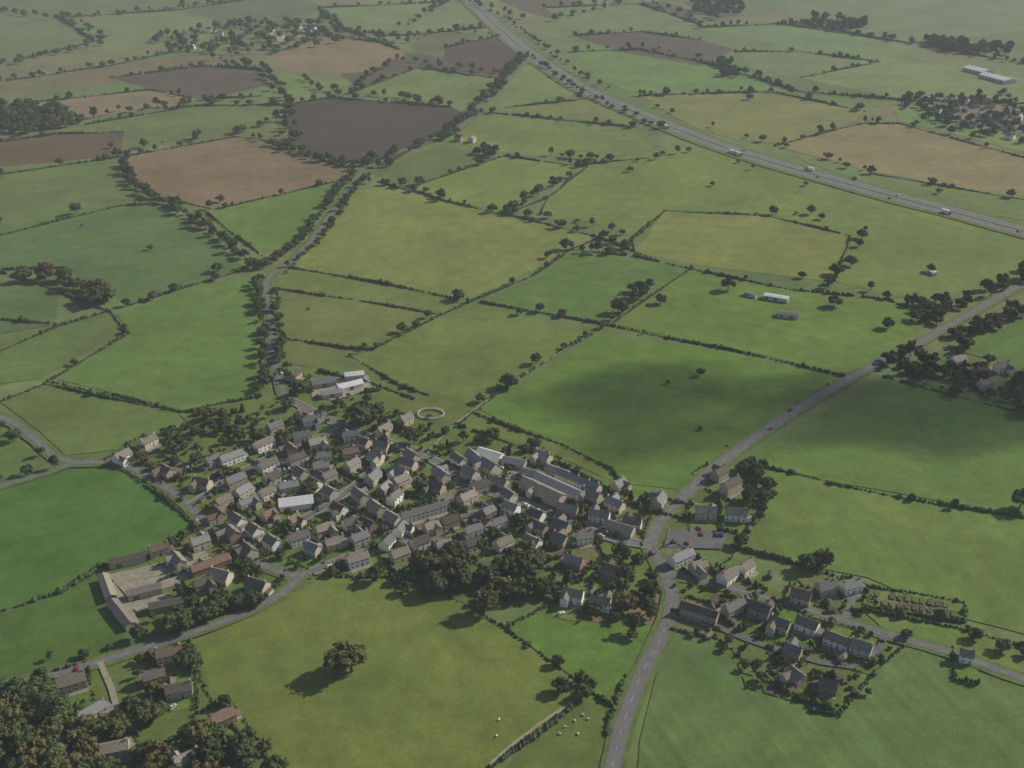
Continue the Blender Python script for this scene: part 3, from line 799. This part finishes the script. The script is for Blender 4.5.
tline([(85,122),(120,112),(195,106),(240,100)], 16, .8, 1.2, 12); tline([(120,150),(200,140),(250,128),(285,118)], 20, .8, 1.2, 14, .85)
tline([(30,282),(58,282),(80,292),(110,300)], 8, 1.0, 1.3, 7); tarea([(75,288),(100,290),(112,304),(90,310)], 14, 1.0, 1.3)
tline([(0,225),(60,218),(120,207)], 24, .8, 1.2, 4, .8); T(77,214,1.1,'autumn_tree'); T(82,226,.6,'bush')
tline([(128,306),(180,290),(245,270)], 20, .6, .9, 3, .7); tline([(300,80),(330,92),(380,96),(460,105),(490,95)], 18, .8, 1.2, 9, .85)
tline([(285,150),(330,164),(390,168)], 12, .7, 1.05, 6); tline([(262,142),(300,156),(350,168)], 18, .6, .95, 6, .8)
tline([(210,60),(262,72),(280,98),(290,120),(288,150)], 15, .8, 1.15, 12)
tarea([(150,38),(250,20),(340,16),(345,45),(240,56),(170,55)], 140, .8, 1.3)
tline([(345,32),(400,42),(440,32),(500,36)], 20, .8, 1.2, 14); tline([(0,82),(110,64),(190,50)], 30, .8, 1.3, 14)
tline([(0,66),(70,52),(100,40),(60,18)], 26, .8, 1.3, 14); tline([(0,12),(60,18),(180,8),(300,-10)], 24, .9, 1.3, 16)
tline([(395,60),(440,66),(500,75)], 20, .8, 1.1, 9); tline([(400,55),(350,92),(325,98)], 24, .8, 1.1, 9, .85)
tarea([(690,0),(735,-2),(745,12),(720,22),(695,12)], 70, 1, 1.4); tarea([(808,18),(865,22),(868,32),(810,28)], 50, 1, 1.4)
tarea([(925,40),(1010,48),(1010,58),(930,52)], 65, 1, 1.4); tarea([(720,62),(740,64),(742,78),(722,78)], 18, .9, 1.3)
tarea([(900,98),(1000,94),(1060,108),(1060,152),(960,132),(905,118)], 150, .6, 1.0)
tline([(575,52),(640,48),(700,60),(800,90),(900,100)], 32, .7, 1.2, 8, .8); tline([(780,24),(850,34),(925,46),(1024,64)], 28, .8, 1.3, 8, .8)
tline([(545,8),(640,2),(700,22)], 30, .8, 1.3, 10); tline([(780,146),(860,124),(900,122),(1024,156)], 38, .7, 1.1, 8, .7)
tline([(640,96),(770,92),(866,112)], 38, .7, 1.1, 6, .7); tline([(850,180),(950,196),(1024,206)], 50, .6, .9, 6, .7)
tline([(400,28),(455,2),(520,20)], 28, .9, 1.3, 14); tline([(550,20),(600,10),(640,-4),(700,-8)], 28, .9, 1.3, 14)
tline([(640,-10),(800,-8),(1024,-2)], 26, .9, 1.4, 20); tline([(0,-12),(200,-18),(420,-20)], 26, .9, 1.4, 20)
tarea([(470,150),(500,150),(520,158),(480,162)], 10, .7, 1)
for p in [(458,300,.9),(728,290,.95),(834,306,.95),(640,298,1.35),(508,388,1.1),(536,364,.7),(402,332,.7),(618,312,1.1),(548,258,.7),(700,376,.5),(846,168,.8),
          (888,328,.9),(630,172,.7),(220,202,.8),(218,272,.8),(150,250,.5),(428,318,.6),(660,304,.8),(480,402,.6),(930,272,.7),(1020,508,1.1),(750,100,.9),
          (520,315,.6),(712,186,.5),(744,470,.6),(540,312,.7),(668,384,.3),(632,292,.9),(700,430,.3)]: T(*p)
T(352,672,1.5,'autumn_tree'); T(341,671,1.05,'oak_tree'); T(358,426,1.35,'oak_tree'); T(367,422,1.1,'oak_tree'); T(308,310,.5,'bush')
cpx, cpy = G(695, 541)
VH = HOUSES[:VIL_H]+[(cpx-14, cpy, 15), (cpx+14, cpy, 15), (*G(292,466), 14), (*G(340,388), 16), (*G(155,578), 22)]
tarea([(405,572),(440,560),(470,572),(480,588),(455,598),(420,590)], 12, .85, 1.2, None, VH); tarea([(500,560),(540,560),(548,590),(515,600),(480,620),(470,600)], 13, .85, 1.2, None, VH)
for p in [(430,575,1.2),(455,582,1.3),(524,572,1.3),(482,614,1.15),(500,598,1.0)]: T(*p, 'autumn_tree')
tline([(560,606),(600,614),(640,640)], 10, .5, .8, 4); tarea([(600,560),(640,565),(658,610),(640,650),(610,600)], 15, .5, .9, None, VH)
tarea(VIL[0], 190, .25, .55, None, VH); tarea(VIL[0], 34, .6, .9, None, VH); tarea(VIL[0], 120, .3, .7, 'bush', VH); tarea(VIL[0], 18, .4, .7, 'conifer_tree', VH)
tarea(VIL[1], 30, .2, .45, None, VH); tarea(VIL[1], 45, .35, .7, 'bush', VH); tarea(VIL[2], 30, .3, .6, None, VH)
tarea([(138,612),(200,606),(285,590),(240,616),(185,632),(145,640)], 24, .55, .9, None, VH); tarea([(700,495),(748,468),(772,488),(745,530),(738,500)], 14, .45, .8, None, VH)
tline([(748,466),(772,490),(740,545)], 9, .5, .8, 3); tarea([(795,560),(830,566),(822,576),(800,572)], 4, .7, .9)
tarea([(-60,690),(30,690),(60,720),(95,735),(80,800),(-60,800)], 62, .85, 1.25, None, VH); tarea([(90,735),(140,700),(200,735),(255,735),(300,790),(80,800)], 40, .55, 1.05, None, VH)
tarea(VIL[3], 45, .3, .7, None, VH); tarea([(0,690),(60,700),(100,740),(250,740),(290,780),(0,790)], 12, .9, 1.2, 'autumn_tree', VH)
tline([(700,640),(770,688),(845,714),(878,668)], 13, .25, .5, 4)
tline([(0,672),(60,660),(100,650),(140,640)], 12, .4, .8, 3, .7); tline([(330,577),(400,585),(440,600)], 11, .45, .75, 4); tline([(968,640),(1024,652)], 12, .5, .8, 4)
tline([(880,368),(905,352)], 9, .7, 1.0, 4); tline([(910,640),(960,664),(985,668)], 18, .35, .6, 3)
tline([(500,630),(560,668),(606,706)], 18, .35, .65, 2, .6); tline([(570,690),(600,700)], 6, .4, .7, 5); tline([(0,425),(50,460)], 14, .5, .9, 4); tline([(0,482),(60,470)], 14, .5, .8, 4)
tline([(204,412),(230,430),(240,445)], 9, .5, .8, 4); tline([(160,436),(185,430),(225,436)], 8, .5, .8, 4); tline([(700,475),(740,440),(800,402),(870,360)], 40, .3, .5, 2, .7, 'bush')
tline([(480,410),(500,390),(530,365),(590,335)], 28, .3, .6, 3, .7)

# ------------------------------------------------------------------ vehicles
def car_mesh(paint, kind):
    mb = MB()
    def prof(pts, w0, w1, m):
        zmin = min(p[1] for p in pts); zmax = max(p[1] for p in pts)
        wf = lambda z: w0+(w1-w0)*(z-zmin)/(zmax-zmin)
        n = len(pts); vs = [(x, -wf(z), z) for x, z in pts]+[(x, wf(z), z) for x, z in pts]
        mb.add(vs, [tuple(range(n)), tuple(range(2*n-1, n-1, -1))]+[(i, n+i, n+(i+1) % n, (i+1) % n) for i in range(n)], m)
    if kind == 'car':
        prof([(-2.1,.3),(2.1,.3),(2.15,.6),(2.0,.82),(1.0,.95),(-1.9,.98),(-2.15,.7)], .88, .82, paint)
        prof([(-1.75,.96),(.95,.955),(.25,1.38),(-1.3,1.4)], .78, .62, GLASS)
        prof([(-1.3,1.385),(.25,1.37),(.1,1.45),(-1.15,1.46)], .63, .58, paint); wx = (-1.35, 1.35)
    else:
        mb.box(-6.5, 2.6, -1.25, 1.25, 1.1, 3.9, paint); mb.box(-6.5, 5.0, -.5, .5, .7, 1.09, TYRE)
        prof([(2.9,.6),(5.1,.6),(5.1,1.9),(4.7,3.2),(2.9,3.3)], 1.2, 1.1, CARP[2]); mb.box(5.0, 5.12, -1.0, 1.0, 1.9, 2.7, GLASS); wx = (-5.6, -4.3, 4.0)
    for x in wx:
        for s in (-1, 1): mb.cyl((x, s*.9, .34), .34, (x, s*.68, .34), .34, 10, TYRE)
    return mb.mesh("vehicle")
CARS = [car_mesh(p, 'car') for p in CARP]; LORRY = car_mesh(CARP[0], 'lorry')
def on_road(P, off, n, z=1.15, lorry=.0, nm="car"):
    Q = resample(offset(P, off), 5)
    for _ in range(n):
        p, t = random.choice(Q[2:-2]); a = math.atan2(t.y, t.x)+(math.pi if off > 0 else 0)
        if R() < lorry: inst("lorry", LORRY, p.x, p.y, z, a, 1)
        else: inst(nm, random.choice(CARS), p.x, p.y, z, a, 1)
for s in (-1, 1):
    for l in (6.8, 10.4): on_road(MP, s*l, 6, 1.15, .15)
Qm = resample(offset(MP, -10.4), 4)
for px, py in ((738,153),(744,155),(948,213)):
    g = Vector(G(px, py)); p, t = min(Qm, key=lambda q: (q[0]-g).length)
    inst("lorry", LORRY, p.x, p.y, 1.15, math.atan2(t.y, t.x), 1)
on_road(P_main_n, 2, 1); on_road(P_main_n, -2, 1); on_road(P_west, 1.5, 1)
on_road(P_high, 2.0, 12, 1.1, 0, "parked_car"); on_road(P_low, -2.0, 8, 1.1, 0, "parked_car")
a = Vector(G(672,545)); b = Vector(G(718,547)); d = (b-a).normalized()
for r_ in range(2):
    for i in range(11):
        if R() < .4:
            p = a+d*(i*3.0)+Vector((-d.y, d.x))*(r_*10+1); inst("parked_car", random.choice(CARS), p.x, p.y, .95, math.atan2(d.y, d.x)+math.pi/2, 1)
a = Vector(G(280,472))
for i in range(8):
    inst("parked_car", random.choice(CARS), a.x+i*2.9, a.y+i*1.0, .98, 1.9, 1)
for q in PATCH[0]:
    if R() < .35:
        c = q[0]*.7+q[1]*.2+q[2]*.1
        if not near_road(c.x, c.y, 1): inst("parked_car", random.choice(CARS), c.x, c.y, .8, U(0, 3), 1)

# ------------------------------------------------------------------ sheep
mb = MB()
def ringloft(rings, m):
    n = 8; vs = []
    for (x, z, ry, rz) in rings:
        for i in range(n):
            t = 2*math.pi*i/n; vs.append((x, math.cos(t)*ry, z+math.sin(t)*rz))
    fs = [(k*n+i, k*n+(i+1) % n, (k+1)*n+(i+1) % n, (k+1)*n+i) for k in range(len(rings)-1) for i in range(n)]
    fs += [tuple(range(n-1, -1, -1)), tuple(range((len(rings)-1)*n, len(rings)*n))]
    mb.add(vs, fs, m)
ringloft([(-.62,.72,.08,.1),(-.5,.7,.25,.25),(-.2,.66,.33,.31),(.2,.66,.32,.32),(.45,.72,.24,.27),(.62,.84,.14,.17),(.74,.9,.1,.12),(.86,.84,.08,.09),(.98,.76,.05,.05)], WOOL)
for x in (-.42, .38):
    for s in (-.17, .17): mb.cyl((x, s, .5), .07, (x+(.03 if x < 0 else 0), s, 0), .035, 6, BARK)
for s in (-1, 1): mb.cyl((.76, s*.08, .94), .04, (.74, s*.2, .92), .015, 5, WOOL)
sheep = mb.obj("sheep", (*G(499,721), .35), 1, 1.15); SM = sheep.data
for p in [(583,716),(575,722),(588,720),(560,735),(497,737),(565,728),(578,735)]:
    x, y = G(*p); inst("sheep", SM, x, y, .35, U(0, 6.28), 1.1)

# ------------------------------------------------------------------ light, sky, haze, cloud
SEL = math.radians(32); az = math.radians(63)
SD = Vector((math.sin(az)*math.cos(SEL), math.cos(az)*math.cos(SEL), math.sin(SEL)))
sun = bpy.data.lights.new("sun", 'SUN'); sun.energy = 5.0; sun.angle = math.radians(0.5); sun.color = (1, .92, .79)
so = bpy.data.objects.new("sun", sun); COL.objects.link(so); so.rotation_euler = SD.to_track_quat('Z', 'Y').to_euler()
w = bpy.data.worlds.new("World"); scene.world = w; w.use_nodes = True; nt = w.node_tree
sky = nt.nodes.new('ShaderNodeTexSky'); sky.sky_type = 'NISHITA'; sky.sun_disc = False
sky.sun_elevation = SEL; sky.sun_rotation = az
nt.links.new(sky.outputs[0], nt.nodes['Background'].inputs[0]); nt.nodes['Background'].inputs[1].default_value = 0.085

def volmat(name, col, dens, an=0.0):
    m = bpy.data.materials.new(name); m.use_nodes = True; nt = m.node_tree
    nt.nodes.remove(nt.nodes["Principled BSDF"])
    v = nt.nodes.new('ShaderNodeVolumeScatter'); v.inputs['Color'].default_value = col
    v.inputs['Density'].default_value = dens; v.inputs['Anisotropy'].default_value = an
    nt.links.new(v.outputs[0], nt.nodes['Material Output'].inputs['Volume']); return m
# low layer of haze, spread over the near ground to add a window-glare veil
mb = MB(); mb.box(-9500, 9500, -3500, 11500, -20, 120, volmat("haze_air", (.84,.93,1,1), 0.00027)); mb.obj("haze")

CM = volmat("cloud_vapour", (1,1,1,1), 0.014)
def cloud(px, py, rx, ry, rz, alt=950):
    x, y = G(px, py); c = Vector((x, y, 0))+SD*(alt/SD.z)
    bm = bmesh.new(); bmesh.ops.create_icosphere(bm, subdivisions=4, radius=1)
    off = Vector((px*.1, py*.1, 0))
    for v in bm.verts:
        k = 1+0.4*mn.fractal(v.co*1.6+off, 1.0, 2.0, 3)
        v.co = Vector((v.co.x*rx*k, v.co.y*ry*k, v.co.z*rz*k))
    me = bpy.data.meshes.new("cloud"); bm.to_mesh(me); bm.free(); me.materials.append(CM)
    o = bpy.data.objects.new("cloud", me); COL.objects.link(o); o.location = c
cloud(628,392,55,42,45); cloud(655,440,42,30,36); cloud(790,390,80,24,28); cloud(930,412,115,46,52)

cam = bpy.data.cameras.new("camera"); co = bpy.data.objects.new("camera", cam); COL.objects.link(co)
co.location = (0, 0, H); co.rotation_euler = (math.pi/2-PITCH, 0, 0)
cam.sensor_width = 36; cam.lens = F/1024*36; cam.clip_start = 1; cam.clip_end = 30000
scene.camera = co
scene.view_settings.view_transform = 'Standard'; scene.view_settings.look = 'None'; scene.view_settings.exposure = 0
print("objects", len(bpy.data.objects), "houses", len(HOUSES))
